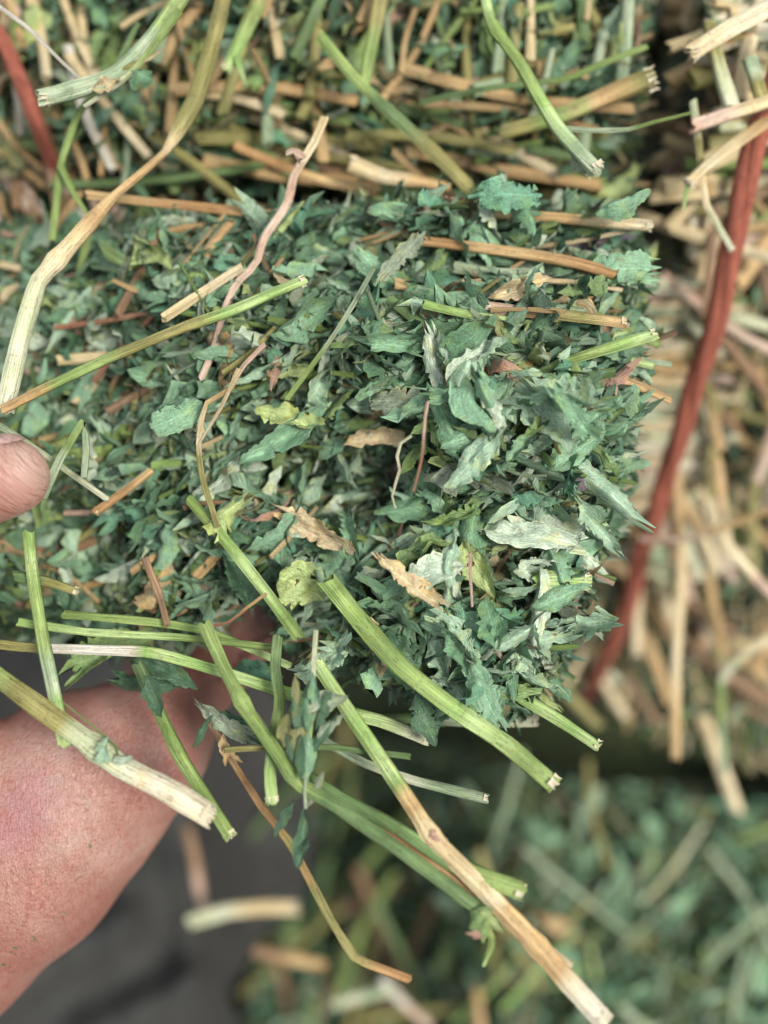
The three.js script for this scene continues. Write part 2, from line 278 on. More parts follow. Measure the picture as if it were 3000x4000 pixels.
// ---------------------------------------------------------------- the setting
{
  const map = litterMap.clone(); map.repeat.set(30, 30);
  const m = new THREE.Mesh(new THREE.PlaneGeometry(6, 6).rotateX(-Math.PI / 2), new THREE.MeshStandardMaterial({ color: 0x4a4238, map, roughness: 1 }));
  m.name = 'ground'; m.userData = { kind: 'structure', label: 'dark dusty ground under the bales' }; m.receiveShadow = true; scene.add(m);
}

// ---------------------------------------------------------------- the bales and the held flake
const STEMS_BACK = { green: 18, dark: 16, olive: 22, tan: 24, straw: 12, brown: 5, orange: 4, sage: 9 };
const STEMS_FLAKE = { green: 18, bright: 8, dark: 8, olive: 10, tan: 16, straw: 6, brown: 6, rust: 6, sage: 10, pink: 5 };
const STEMS_RIGHT = { straw: 30, cream: 14, tan: 20, pale: 10, olive: 8, green: 6, brown: 4, sage: 6, pink: 6 };
const STEMS_LOOSE = { tan: 24, brown: 18, straw: 26, olive: 10, pink: 14, pale: 8 };

const backD = (x, y) => 0.388 - 0.018 * smooth(900, -300, y) + 0.012 * fbm(x / 420, y / 260, 1) + 0.012 * smooth(700, 0, x) + 0.03 * Math.exp(-(((x - 1100) / 700) ** 2 + ((y - 800) / 110) ** 2)) + 0.012 * fbm(x / 130, y / 90, 4);
mass({ name: 'hay_bale', label: 'hay bale of long tan and olive stems lying above the held flake', category: 'hay bale', seed: 11, D: backD, thick: 0.34, sink: 0.012, pile: 0.014, step: 50,
  poly: [[-500, -500], [2520, -500], [2500, 0], [2480, 300], [2450, 650], [2440, 1150], [-500, 1250]],
  small: 9000, fringe: 700, twigs: 600, leaves: 200, medium: 800, size: 1, tones: DULL, stemTones: STEMS_BACK, dir: (x, y) => y > 450 ? [-0.2, 0.9] : [1.2, 1.6],
  stalkSets: [
    { n: 46, box: [550, 2050, 330, 1000], angle: -0.2, spread: 0.45, len: [350, 900], w: [26, 52] },
    { n: 34, box: [500, 2450, -60, 420], angle: 1.4, spread: 0.7, len: [260, 560], w: [24, 50], lift: 0.008, tones: { green: 26, dark: 18, olive: 24, tan: 12, straw: 8, sage: 16 } },
    { n: 40, box: [-60, 500, 0, 1050], angle: -1.1, spread: 0.9, len: [200, 520], w: [24, 50], tones: { straw: 20, tan: 20, pink: 12, sage: 14, green: 12, brown: 8, white: 6 } },
    { n: 26, box: [1900, 2300, 0, 900], angle: 0.15, spread: 0.8, len: [150, 330], w: [22, 50], tones: { green: 20, olive: 20, dark: 14, tan: 10, sage: 14 } },
  ] });

const rightD = (x, y) => 0.366 + 0.10 * smooth(0, 1700, y) + 0.105 * smooth(1300, 3100, y) + 0.014 * fbm(x / 300, y / 240, 5) + 0.02 * smooth(2900, 3300, x) + 0.09 * smooth(150, 0, x - 2690 + y * 0.12) * smooth(1100, 800, y);
mass({ name: 'hay_bale', label: 'hay bale of pale cut straw ends at the right, crossed by red-brown twine', category: 'hay bale', seed: 23, D: rightD, thick: 0.34, sink: 0.012, pile: 0.013, step: 50,
  poly: [[2730, -500], [2700, 0], [2670, 300], [2640, 620], [2600, 900], [2330, 1100], [2150, 1600], [2060, 2100], [2080, 2640], [2330, 2700], [2600, 2860], [3050, 3010], [3700, 3100], [3700, -500]],
  small: 7500, fringe: 700, twigs: 1500, leaves: 90, size: 0.95, shreds: 0.5, tones: STRAWY, stemTones: STEMS_RIGHT, dir: (x, y) => x < 2800 && y < 2000 ? [0, 0.7] : [1.3, 1.5],
  stalkSets: [
    { n: 44, box: [2820, 2960, 0, 1000], angle: 0.02, spread: 0.3, len: [120, 260], w: [26, 56], steep: 0.012 },
    { n: 110, box: [2440, 2760, 1080, 2250], angle: 0.05, spread: 0.3, len: [140, 340], w: [24, 56], steep: 0.012, lift: 0.012, tones: { straw: 30, cream: 22, pale: 24, sage: 12, tan: 4, pink: 6 } },
    { n: 34, box: [2650, 3060, -40, 1000], angle: 0.5, spread: 1.3, len: [200, 480], w: [40, 80], lift: 0.008 },
    { n: 44, box: [2700, 3100, 900, 2950], angle: -1.0, spread: 1.1, len: [260, 720], w: [28, 52], lift: 0.02, tones: STEMS_LOOSE },
    { n: 30, box: [2150, 2800, 1900, 2780], angle: -1.3, spread: 1.0, len: [200, 560], w: [24, 48], lift: 0.02, tones: STEMS_LOOSE },
  ] });

const lowD = (x, y) => 0.64 + 0.16 * smooth(2050, 1300, x) + 0.6 * smooth(3040 + (x - 2200) * 0.14, 2960 + (x - 2200) * 0.14, y) + 0.02 * fbm(x / 300, y / 300, 8) - 0.03 * smooth(3100, 4100, y);
mass({ name: 'hay_bale', label: 'blurred leafy green hay bale at the bottom, below the dark gap', category: 'hay bale', seed: 37, D: lowD, thick: 0.3, sink: 0.015, pile: 0.02, step: 60,
  poly: [[1120, 2300], [3700, 2400], [3700, 4700], [960, 4700], [1000, 3400]],
  small: 9000, fringe: 300, twigs: 500, leaves: 210, size: 1.5, tones: { deep: 16, mid: 20, sea: 22, pale: 10, moss: 9, olive: 6, tan: 3, teal: 14, grey: 8 }, stemTones: STEMS_FLAKE,
  stalkSets: [
    { n: 20, box: [1900, 3060, 3100, 4060], angle: 1.3, spread: 1.5, len: [200, 520], w: [16, 30], lift: 0.02, tones: { sage: 30, green: 30, bright: 14, olive: 10, pale: 8 } },
    { n: 24, box: [1050, 2000, 3000, 4060], angle: 1.2, spread: 1.5, len: [220, 620], w: [22, 40], lift: 0.03, tones: { brown: 40, tan: 8, olive: 20, dark: 30, green: 4 } },
  ] });

const pit = (x, y, cx, cy, rx, ry) => Math.exp(-(((x - cx) / rx) ** 2 + ((y - cy) / ry) ** 2));
const flakeD = (x, y) => 0.330 + 0.026 * pit(x, y, 1300, 1830, 260, 240) + 0.020 * pit(x, y, 1560, 1900, 110, 170) + 0.016 * pit(x, y, 1640, 2500, 130, 160) - 0.014 * pit(x, y, 1950, 1750, 420, 420) - 0.006 * pit(x, y, 1850, 2500, 400, 300)
  + 0.030 * smooth(1150, 100, x) + 0.020 * smooth(1250, 750, y) + 0.012 * pit(x, y, 1350, 1000, 500, 130) + 0.014 * fbm(x / 330, y / 260, 3) + 0.011 * fbm(x / 120, y / 90, 9) + 0.012 * smooth(2250, 2500, x);
mass({ name: 'held_flake', label: 'loose flake of leafy blue-green hay lifted by the hand, centre of the picture', category: 'hay flake', seed: 51, D: flakeD, thick: 0.03, sink: 0.011, pile: 0.017, step: 40,
  poly: [[-500, 950], [300, 880], [900, 860], [1400, 830], [2000, 800], [2450, 880], [2470, 1250], [2430, 1750], [2370, 2080], [2230, 2380], [2120, 2700], [1980, 2780], [1750, 2730], [1400, 2620], [1160, 2480], [1100, 2320], [860, 2270], [810, 2440], [600, 2520], [250, 2500], [0, 2420], [-500, 2380]],
  small: 17000, fringe: 2200, twigs: 500, leaves: 200, medium: 2900, size: 1.05, shreds: 0.38, tilt: 0.85, bigTilt: 0.75, tones: GREENS, stemTones: STEMS_FLAKE, dir: (x, y) => x > 1950 && y < 1700 ? [0.15, 0.9] : [0.35, 1.5],
  skip: (x, y) => Math.max(0.85 * pit(x, y, 1330, 1850, 330, 260), 0.25 * smooth(1500, 1200, x)),
  stalkSets: [
    { n: 26, box: [-50, 1000, 900, 1750], angle: 0.6, spread: 1.4, len: [160, 420], w: [18, 40] },
    { n: 20, box: [-50, 900, 1700, 2300], angle: 0.2, spread: 1.2, len: [140, 420], w: [18, 42] },
    { n: 26, box: [1500, 2450, 850, 1500], angle: -0.1, spread: 0.6, len: [120, 420], w: [18, 44] },
    { n: 18, box: [1100, 2300, 1700, 2700], angle: -0.4, spread: 1.3, len: [60, 260], w: [10, 22] },
  ] });

// ---------------------------------------------------------------- leaves that stand out on the flake: [x, y, length, width/length, angle, tone, tilt toward the lens, fold, bend]
{
  const flake = scene.children.find((o) => o.name === 'held_flake'), r = rngOf(909);
  const L = [
    [1710, 1430, 300, 0.17, 118, 'milk', 0.2, 0.5, 0.5], [1770, 1420, 270, 0.12, 122, 'pale', 0.5, 0.8, 0.4], [1850, 1390, 300, 0.2, 66, 'pale', 0.2, 0.5, 0.7], [1860, 1560, 330, 0.2, 100, 'sea', 0.4, 0.7, -0.5],
    [1560, 1570, 260, 0.3, 160, 'grey', 0.2, 0.2, 0.8], [1740, 1640, 300, 0.25, 120, 'mid', 0.2, 0.2, 0.5], [2120, 1640, 360, 0.28, -55, 'pale', 0.15, 0.1, 0.6], [2330, 1890, 420, 0.16, -34, 'pale', 0.2, 0.5, 0.5], [2260, 1760, 280, 0.25, 40, 'sea', 0.3, 0.3, 0.6],
    [1830, 1700, 230, 0.26, 15, 'sea', 0.2, 0.2, 0.8], [1850, 1790, 330, 0.16, 35, 'pale', 0.3, 0.5, 0.4], [1930, 1610, 150, 0.28, -60, 'milk', 0.2, 0.3, 0.3], [1640, 1790, 260, 0.2, 95, 'deep', 0.3, 0.5, 0.5], [1660, 1950, 420, 0.22, 20, 'mid', 0.2, 0.3, 0.9], [1780, 2060, 330, 0.28, 10, 'teal', 0.2, 0.1, 0.6],
    [1830, 2110, 290, 0.3, 70, 'mid', 0.3, 0.3, 0.6], [1310, 2180, 240, 0.36, -80, 'sea', 0.2, 0.2, 0.5], [1370, 2080, 220, 0.2, -68, 'sea', 0.3, 0.5, 0.4], [1110, 1700, 420, 0.15, 30, 'sea', 0.3, 0.6, 0.5], [1130, 1640, 280, 0.26, -15, 'lime', 0.3, 0.2, 0.6],
    [1620, 1180, 250, 0.3, 35, 'mid', 0.2, 0.1, 0.7], [1480, 1050, 200, 0.3, -40, 'sea', 0.3, 0.4, 0.5], [1570, 1000, 240, 0.16, 55, 'grey', 0.3, 0.4, 0.4], [1990, 760, 260, 0.34, 10, 'teal', 0.2, 0.2, 0.7], [2050, 820, 180, 0.3, -80, 'mid', 0.3, 0.3, 0.6], [2430, 780, 230, 0.22, 25, 'sea', 0.3, 0.6, 0.5], [2440, 1050, 260, 0.34, 10, 'sea', 0.2, 0.1, 0.6],
    [1800, 2400, 330, 0.3, 20, 'sea', 0.3, 0.2, 0.9], [1830, 2450, 230, 0.36, 110, 'teal', 0.2, 0.2, 0.4], [1920, 2440, 220, 0.34, 95, 'mid', 0.2, 0.2, 0.5], [1800, 2600, 430, 0.26, -60, 'pale', 0.15, 0.2, 0.5], [1890, 2700, 300, 0.22, -65, 'sea', 0.2, 0.3, 0.5], [2050, 2640, 300, 0.16, -50, 'pale', 0.3, 0.6, 0.4], [1700, 2240, 260, 0.24, 0, 'milk', 0.3, 0.3, 0.6], [1870, 2220, 260, 0.28, -70, 'lime', 0.3, 0.2, 0.5],
    [2150, 2060, 300, 0.3, -20, 'milk', 0.3, 0.2, 0.7], [2060, 2090, 420, 0.18, -22, 'milk', 0.3, 0.3, 0.4], [2330, 2060, 300, 0.24, -40, 'pale', 0.3, 0.4, 0.5], [2200, 2330, 260, 0.26, 10, 'sea', 0.3, 0.3, 0.5], [1160, 2280, 260, 0.36, -30, 'lime', 0.4, 0.2, 1.2], [940, 2280, 300, 0.22, -75, 'deep', 0.3, 0.4, 0.7], [1270, 2580, 240, 0.36, 20, 'pale', 0.4, 0.3, 1.0],
    [880, 2830, 260, 0.22, -35, 'grey', 0.2, 0.3, 0.5], [960, 2850, 240, 0.26, -38, 'teal', 0.2, 0.2, 0.5], [640, 2620, 300, 0.2, -15, 'deep', 0.3, 0.5, 0.5], [420, 2560, 300, 0.2, 40, 'moss', 0.3, 0.3, 0.6], [560, 2680, 260, 0.16, -10, 'deep', 0.3, 0.5, 0.5], [1000, 2620, 260, 0.16, -28, 'teal', 0.3, 0.5, 0.4], [690, 1630, 230, 0.3, 25, 'sea', 0.3, 0.3, 0.6], [880, 2000, 200, 0.3, 50, 'lime', 0.3, 0.4, 0.5], [260, 2330, 240, 0.2, -60, 'deep', 0.3, 0.5, 0.5],
    [1520, 2520, 240, 0.3, -30, 'deep', 0.3, 0.3, 0.6], [1590, 2640, 260, 0.24, -50, 'mid', 0.3, 0.3, 0.6], [1430, 2500, 300, 0.17, -58, 'straw', 0.3, 0.5, 0.5], [1660, 2800, 240, 0.3, -70, 'deep', 0.3, 0.3, 0.6], [1250, 2080, 330, 0.16, -22, 'straw', 0.3, 0.6, 0.5], [1590, 2280, 330, 0.14, -35, 'straw', 0.3, 0.4, 0.5], [2040, 1120, 260, 0.2, 12, 'straw', 0.3, 0.6, 0.6],
  ];
  for (let k = 0; k < 46; k++) { // slim folded leaves heaped at the right
    const a = r() * 6.28, q = Math.sqrt(r()); L.push([1980 + Math.cos(a) * q * 430, 1980 + Math.sin(a) * q * 720, 130 + 190 * r(), 0.09 + 0.12 * r(), -180 + 360 * r(), ['pale', 'sea', 'mid', 'milk', 'sea', 'pale', 'moss'][r() * 7 | 0], 0.5, 0.8, 0.7]);
  }
  L.forEach(([x, y, len, w, a, tone, tilt, fold, bend], k) => {
    const g = leafShape(2000 + k * 7, { nu: 24, nv: 8, w: w * 0.9, fold: fold * 1.5, bend: bend * (r() < 0.3 ? -1.2 : 1.3), roll: (r() - 0.5) * 2.6, twist: (r() - 0.5) * 1.9, crumple: 0.1, torn: r() < 0.45, row: k % 3, serr: 0.1, pleat: 0.006 });
    const d = Math.min(flakeD(x, y), 0.34) - 0.010 - 0.006 * r() - (y > 2750 ? 0.004 : 0), m = new THREE.Mesh(g, toneMat[tone]);
    m.name = 'leaf'; m.castShadow = m.receiveShadow = true;
    pose(P(x, y, d), BACK.clone().addScaledVector(UPV, 0.25), a * Math.PI / 180, tilt * 1.7, len * unit(d), r).decompose(m.position, m.quaternion, m.scale);
    m.position.sub(flake.position); flake.add(m);
  });
}

// ---------------------------------------------------------------- loose stems, each a thing: a stalk, its torn or cut end, joints and side shoots
function torn(at, dirV, rad, seed, n = 22) { // a brush of split fibres at a stem's end
  const r = rngOf(seed), list = [];
  for (let k = 0; k < n; k++) {
    const off = V(r() - 0.5, r() - 0.5, r() - 0.5).multiplyScalar(rad * 1.6), d = dirV.clone().addScaledVector(V(r() - 0.5, r() - 0.5, r() - 0.5), k < 2 ? 0.9 : 0.3).normalize(), L = rad * (0.55 + 0.5 * r());
    off.addScaledVector(dirV, -off.dot(dirV));
    const p = at.clone().add(off).addScaledVector(dirV, -rad * 0.6);
    list.push(stemGeo([p, p.clone().addScaledVector(d, L * 0.6), p.clone().addScaledVector(d, L).addScaledVector(off, 0.15)], (t) => rad * (k < 3 ? 0.1 : 0.2) * (1.05 - 0.85 * t), { sides: 4, steps: 3, rough: 0, flat: 0.7 }));
  }
  return mergeGeometries(list);
}
const STEM_GROUP = 'loose stems lying on and hanging from the held flake';
function looseStem(o) {
  const dFn = o.d, pts = o.pts.map(([x, y, dd], i) => P(x, y, dd ?? (Array.isArray(dFn) ? dFn[0] + (dFn[1] - dFn[0]) * i / (o.pts.length - 1) : dFn)));
  const d0 = Array.isArray(dFn) ? (dFn[0] + dFn[1]) / 2 : dFn, w0 = o.w[0] * unit(d0) / 2, w1 = o.w[o.w.length - 1] * unit(d0) / 2, wAt = (t) => { const q = t * (o.w.length - 1), i = Math.min(o.w.length - 2, q | 0); return (o.w[i] + (o.w[i + 1] - o.w[i]) * smooth(0, 1, q - i)) * unit(d0) / 2; }, seed = o.seed ?? (Math.abs(o.pts[0][0] * 7 + o.pts[0][1] * 13 + o.pts[1][0]) | 0);
  const g = thing(o.name ?? 'hay_straw', o.label, o.category ?? 'stem', pts[pts.length >> 1]);
  const joint = o.joints ?? [];
  const stalk = part('stalk', stemGeo(pts, (t) => wAt(t) * (1 + joint.reduce((s, q) => s + 0.28 * Math.exp(-(((t - q) / 0.018) ** 2)), 0)), { seed, sides: o.sides ?? 11, flat: o.flat ?? 0.62, rib: o.rib ?? 0.09, ribs: o.ribs ?? 4, twist: o.twist ?? 0.4, turn: o.turn ?? 0, tension: o.tension ?? 0.28, color: runColor(o.tones, seed) }), STEM, g);
  const last = pts.length - 1;
  for (const e of o.ends ?? []) { const a = e ? pts[last] : pts[0], b = e ? pts[last - 1] : pts[1], dir = a.clone().sub(b).normalize(); part('torn_end', torn(a, dir, (e ? w1 : w0), seed + e * 3 + 1), PITH, g, undefined, stalk); }
  for (const s of o.shoots ?? []) { const sp = s.pts.map(([x, y, dd], i) => P(x, y, dd ?? d0 - 0.001)), sw = s.w * unit(d0) / 2; part(s.name ?? 'side_shoot', stemGeo(sp, (t) => sw * (1.1 - 0.6 * t), { seed: seed + 9, sides: 6, flat: 0.7, color: runColor(s.tones ?? o.tones, seed + 4) }), STEM, g); }
  for (const [k, s] of (o.leaflets ?? []).entries()) {
    const r = rngOf(seed + 40 + k), lg = leafShape(seed + 60 + k, { nu: 10, nv: 4, w: s[3], fold: 0.7, roll: 0.4, bend: 0.6, torn: false, row: k % 3 }), d = s[6] ?? d0 - 0.002;
    lg.applyMatrix4(pose(P(s[0], s[1], d), BACK, s[4] * Math.PI / 180, 0.35, s[2] * unit(d), r)); part('leaflet', lg, toneMat[s[5]], g);
  }
  return g;
}
const NEAR = 0.312, UPR = 0.352;
[
  // above the flake
  { label: 'long jointed stem, olive then tan, running from the top edge to the left edge', d: [0.345, 0.318], pts: [[885, -60], [830, 180], [760, 400], [650, 590], [560, 670], [440, 770], [300, 930], [150, 1100], [80, 1330], [20, 1600]], w: [60, 62, 66, 66, 28, 30, 62, 62, 66, 68, 68], tones: ['olive', 'olive', 'olive', 'straw', 'tan', 'tan', 'straw', 'pale', 'pale'], joints: [0.69], tension: 0.04 },
  { label: 'thick blue-green stem with a frayed end in the top left corner', d: [0.335, 0.328], pts: [[740, -60], [640, 90], [540, 215], [440, 300], [300, 350], [165, 385]], w: [64, 66], tones: ['green', 'sage', 'sage', 'sage'], ends: [1], ribs: 5, shoots: [{ pts: [[700, 40], [560, 230], [470, 320], [330, 415]], w: 34, tones: ['green', 'pale'] }, { pts: [[480, 270], [520, 250], [575, 235], [630, 195]], w: 22, tones: ['olive', 'straw'] }], leaflets: [[420, 335, 120, 0.3, 20, 'straw'], [545, 290, 120, 0.4, -30, 'mid']] },
  { label: 'thin bone-white stalk slanting down from the left of the top edge', d: [0.330, 0.333], pts: [[-40, 0], [110, 110], [230, 230], [360, 352]], w: [18, 13], tones: ['white'], rib: 0.03 },
  { label: 'short yellow-green stem with a torn tip hanging from the top edge', d: 0.350, pts: [[1035, -60], [1000, 40], [950, 140], [885, 270]], w: [64, 44], tones: ['olive', 'green', 'bright'], ends: [1], shoots: [{ pts: [[925, 225], [945, 290], [960, 335]], w: 34, tones: ['bright'] }] },
  { label: 'thin dark green blade dropping left below the frayed green stem', d: [0.345, 0.35], pts: [[540, 90], [440, 280], [310, 440], [240, 640], [205, 940]], w: [22, 30], tones: ['dark', 'green', 'green'], flat: 0.3, shoots: [{ pts: [[235, 650], [290, 760], [350, 850]], w: 30, tones: ['green'] }] },
  { label: 'upright olive green stem at the top, left of the forked stem', d: 0.355, pts: [[1500, -60], [1460, 130], [1420, 330]], w: [56, 50], tones: ['olive', 'green'] },
  { label: 'diagonal dull green stem with pale ridges, upper middle', d: [0.352, 0.358], pts: [[1250, 140], [1400, 320], [1560, 470], [1700, 600], [1830, 730]], w: [44, 62], tones: ['green', 'dark', 'olive'], ribs: 5, joints: [0.78] },
  { label: 'forked green stem with a grey torn sheath, at the top right of the flake', d: [0.338, 0.328], pts: [[1885, -60], [1920, 90], [2020, 230], [2100, 370], [2180, 500], [2250, 580], [2330, 665]], w: [44, 66], tones: ['bright', 'green', 'bright', 'sage'], joints: [0.22, 0.42], ribs: 5, ends: [1], shoots: [{ pts: [[2195, 500], [2300, 508], [2450, 505], [2560, 475], [2700, 440, 0.334]], w: 22, tones: ['sage', 'green'] }], leaflets: [[2275, 615, 150, 0.3, -50, 'grey']] },
  { label: 'thick stem, half tan half green, pointing at the dark crack', d: [0.358, 0.350], pts: [[1960, 520], [2180, 455], [2380, 370], [2550, 300]], w: [60, 84], tones: ['olive', 'green', 'tan', 'olive'], ends: [1], flat: 0.7 },
  { label: 'thin green blade rising to the right above the half tan stem', d: [0.36, 0.345], pts: [[1640, 400], [1900, 345], [2200, 310], [2370, 240], [2525, 182]], w: [22, 28], tones: ['dark', 'green'], flat: 0.35 },
  { label: 'tan stem lying level across the left of the shadowed seam', d: 0.348, pts: [[340, 760], [600, 790], [850, 815], [1090, 842]], w: [36, 44], tones: ['tan', 'orange', 'tan'] },
  { label: 'tan stem ending in a cut tip over the crack, right of the seam', d: [0.346, 0.336], pts: [[1450, 848], [1750, 838], [2050, 842], [2300, 862], [2540, 882]], w: [36, 50], tones: ['tan', 'tan', 'straw'], ends: [1] },
  { label: 'tan stem slanting beneath the wavy pink stem', d: 0.372, pts: [[920, 570], [1080, 640], [1280, 710], [1480, 745]], w: [36, 44], tones: ['orange', 'tan'] },
  { label: 'wide straw-coloured stem with a ragged end in the middle of the seam', d: 0.360, pts: [[1370, 640], [1500, 690], [1620, 705], [1760, 730]], w: [62, 46], tones: ['straw', 'tan'], ends: [0] },
  { label: 'slim brown stem slipping under the ragged straw-coloured stem in the seam', d: 0.366, pts: [[1540, 590], [1700, 740], [1880, 810], [2010, 850]], w: [34, 40], tones: ['tan', 'orange'] },
  { label: 'gently arched tan stem across the upper right of the flake', d: [0.338, 0.326], pts: [[1640, 940], [1850, 965], [2100, 1000], [2260, 1030], [2400, 1072]], w: [40, 54], tones: ['orange', 'tan', 'orange'] },
  { label: 'wavy pinkish tan stem winding down the upper left of the flake', d: [0.335, 0.325], pts: [[1265, 465], [1225, 560], [1150, 680], [1120, 800], [1030, 930], [1000, 1030], [920, 1110], [870, 1230], [840, 1350], [785, 1480]], w: [38, 28], tones: ['straw', 'pink', 'pink', 'pink'], shoots: [{ pts: [[1180, 620], [1150, 590], [1120, 600]], w: 40, tones: ['pink'] }] },
  { label: 'long yellow-green stem with a white tip sloping across the left half', d: [0.308, 0.312], pts: [[10, 1600], [150, 1530], [400, 1410], [700, 1285], [900, 1215], [1100, 1130], [1185, 1095]], w: [40, 46], tones: ['tan', 'green', 'olive', 'bright', 'bright'], ends: [1], joints: [0.63] },
  { label: 'straight thin green stem pointing up to the middle of the flake', d: [0.312, 0.318], pts: [[1462, 1045], [1380, 1190], [1290, 1330], [1120, 1560]], w: [22, 22], tones: ['sage', 'green'] },
  { label: 'thin forked yellow stem bending down in the left of the flake', d: [0.318, 0.316], pts: [[1035, 1345], [940, 1440], [900, 1520], [800, 1580], [775, 1740], [790, 1870], [850, 2055]], w: [20, 26], tones: ['pink', 'tan', 'straw', 'olive', 'olive'], tension: 0.15, shoots: [{ pts: [[935, 1440], [860, 1600], [770, 1745]], w: 18, tones: ['straw'] }] },
  { label: 'green stem snapped into a narrow tent shape beside the thumb', d: 0.310, pts: [[165, 1945], [230, 1800], [328, 1640], [338, 1740], [328, 1865]], w: [38, 26], tones: ['sage', 'green', 'sage'], tension: 0.02 },
  { label: 'green stem passing behind the thumb tip, sloping right', d: 0.318, pts: [[-40, 1640], [90, 1720], [250, 1830], [420, 1950]], w: [24, 22], tones: ['sage', 'pale'] },
  { label: 'short orange stub with white end, right of the thumb', d: 0.322, pts: [[590, 1840], [500, 1910], [375, 2000]], w: [30, 36], tones: ['tan', 'orange'], ends: [1] },
  // middle and right of the flake
  { label: 'flat green blade sloping from the hollow down to the leaf tuft', d: [0.322, 0.308], pts: [[740, 1950], [880, 2110], [1030, 2300], [1170, 2490]], w: [40, 46], tones: ['green', 'bright', 'green'], flat: 0.4 },
  { label: 'bright broad green blade with a white tip, crossing the lower flake', d: [0.312, 0.298], pts: [[1280, 2270], [1400, 2420], [1560, 2600], [1760, 2760], [1980, 2910], [2160, 3065]], w: [84, 72], tones: ['green', 'green', 'bright', 'green'], ends: [1], flat: 0.35, ribs: 6 },
  { label: 'short green stem sticking out of the lower right tip of the flake', d: [0.322, 0.316], pts: [[2040, 2725], [2180, 2810], [2335, 2915]], w: [52, 42], tones: ['bright', 'bright'], ends: [1] },
  { label: 'bright green tilted stem with pale tip on the right rim of the flake', d: [0.312, 0.314], pts: [[2030, 1500], [2180, 1420], [2330, 1375], [2555, 1305]], w: [30, 48], tones: ['dark', 'green', 'bright'], ends: [1] },
  { label: 'short upright green stem between two slanting stems on the right rim', d: 0.314, pts: [[2240, 1425], [2285, 1520], [2320, 1610]], w: [42, 46], tones: ['green', 'dark'] },
  { label: 'straight tan stem slanting down the right clump of leaves', d: [0.312, 0.310], pts: [[1960, 1500], [2090, 1535], [2230, 1580], [2370, 1630]], w: [30, 50], tones: ['tan', 'tan'], ends: [1] },
  { label: 'tan stem with a shredded pink left end near the right rim', d: 0.318, pts: [[1900, 1200], [2020, 1215], [2200, 1230], [2440, 1262]], w: [44, 46], tones: ['pink', 'tan', 'olive', 'tan'], ends: [0, 1] },
  { label: 'curled pale tendril over the dark hollow', d: [0.300, 0.302], pts: [[1608, 1702], [1570, 1720], [1550, 1790], [1562, 1835], [1535, 1920], [1530, 1970], [1545, 1985]], w: [13, 10], tones: ['pale', 'cream', 'pale'] },
  { label: 'thin pink hair-like stalk beside the curled tendril', d: 0.298, pts: [[1672, 1570], [1658, 1650], [1655, 1740], [1640, 1830], [1615, 1920]], w: [13, 10], tones: ['pink', 'rust'] },
  { label: 'thin pink upright stalk on the lower clump', d: 0.308, pts: [[1836, 2160], [1838, 2260], [1845, 2370]], w: [14, 10], tones: ['pink'] },
  { label: 'stubby bright green stem piece on the lower right rim', d: 0.318, pts: [[2090, 2262], [2190, 2262], [2300, 2268]], w: [66, 70], tones: ['bright', 'bright'], ends: [1] },
  { label: 'dark woody brown twig with a knobbed end above the finger', d: 0.315, pts: [[565, 2180], [600, 2270], [630, 2350], [652, 2440]], w: [34, 26], tones: ['brown', 'brown'], joints: [0.5] },
  { label: 'dark olive broken stem by the left edge below the thumb', d: 0.312, pts: [[60, 2250], [180, 2270], [300, 2310]], w: [44, 34], tones: ['dark', 'olive'], ends: [1] },
  { label: 'thin orange thread of stem across the visible finger', d: 0.308, pts: [[1040, 2320], [950, 2385], [900, 2430], [800, 2450]], w: [14, 12], tones: ['tan', 'rust'] },
  // over the hand
  { label: 'thick pale green stem with a cream shredded end lying over the hand', d: [0.302, 0.292], pts: [[-80, 2590], [120, 2740], [370, 2920], [480, 3000], [640, 3080], [820, 3190]], w: [80, 92], tones: ['green', 'olive', 'olive', 'pale', 'cream', 'cream'], ends: [1], joints: [0.52], ribs: 5, shoots: [{ pts: [[460, 2975], [455, 2920], [330, 2810], [240, 2740]], w: 10, tones: ['green'] }], leaflets: [[400, 2925, 110, 0.3, 60, 'pale'], [480, 2960, 90, 0.3, 20, 'milk']] },
  { label: 'upright flat green blade crossing the hand at the left', d: [0.312, 0.300], pts: [[110, 2080], [130, 2260], [165, 2480], [210, 2700], [255, 2910]], w: [50, 50], tones: ['bright', 'green', 'sage', 'bright'], flat: 0.35 },
  { label: 'mossy green stem ending in a cut tip just below the hand', d: [0.315, 0.298], pts: [[540, 2600], [620, 2780], [700, 2950], [800, 3110], [900, 3265]], w: [50, 52], tones: ['dark', 'green', 'green'], ends: [1], joints: [0.52], leaflets: [[790, 2850, 150, 0.12, 65, 'deep'], [600, 2720, 180, 0.22, -70, 'deep']] },
  { label: 'light green stem with a white peeled stretch, level above the hand', d: [0.318, 0.312], pts: [[-60, 2510], [120, 2530], [400, 2540], [600, 2550], [850, 2620], [1190, 2730]], w: [40, 52], tones: ['olive', 'white', 'white', 'bright', 'bright', 'bright'] },
  { label: 'slim green stem level across the gap that shows the finger', d: 0.314, pts: [[70, 2430], [350, 2470], [700, 2490], [1080, 2530]], w: [36, 28], tones: ['bright', 'green'] },
  { label: 'plain green stem parallel to and above the slim level stem', d: 0.318, pts: [[250, 2400], [600, 2430], [820, 2470], [1130, 2600]], w: [34, 34], tones: ['green', 'bright'] },
  { label: 'grooved green stem bending at a white joint, then long to the lower right', d: [0.305, 0.288], pts: [[800, 2440], [880, 2620], [960, 2770], [1060, 2910], [1165, 3060], [1330, 3160], [1600, 3350], [1900, 3575]], w: [54, 52], tones: ['green', 'green', 'green', 'dark', 'dark', 'dark'], joints: [0.22, 0.43], ribs: 5, tension: 0.15, ends: [] },
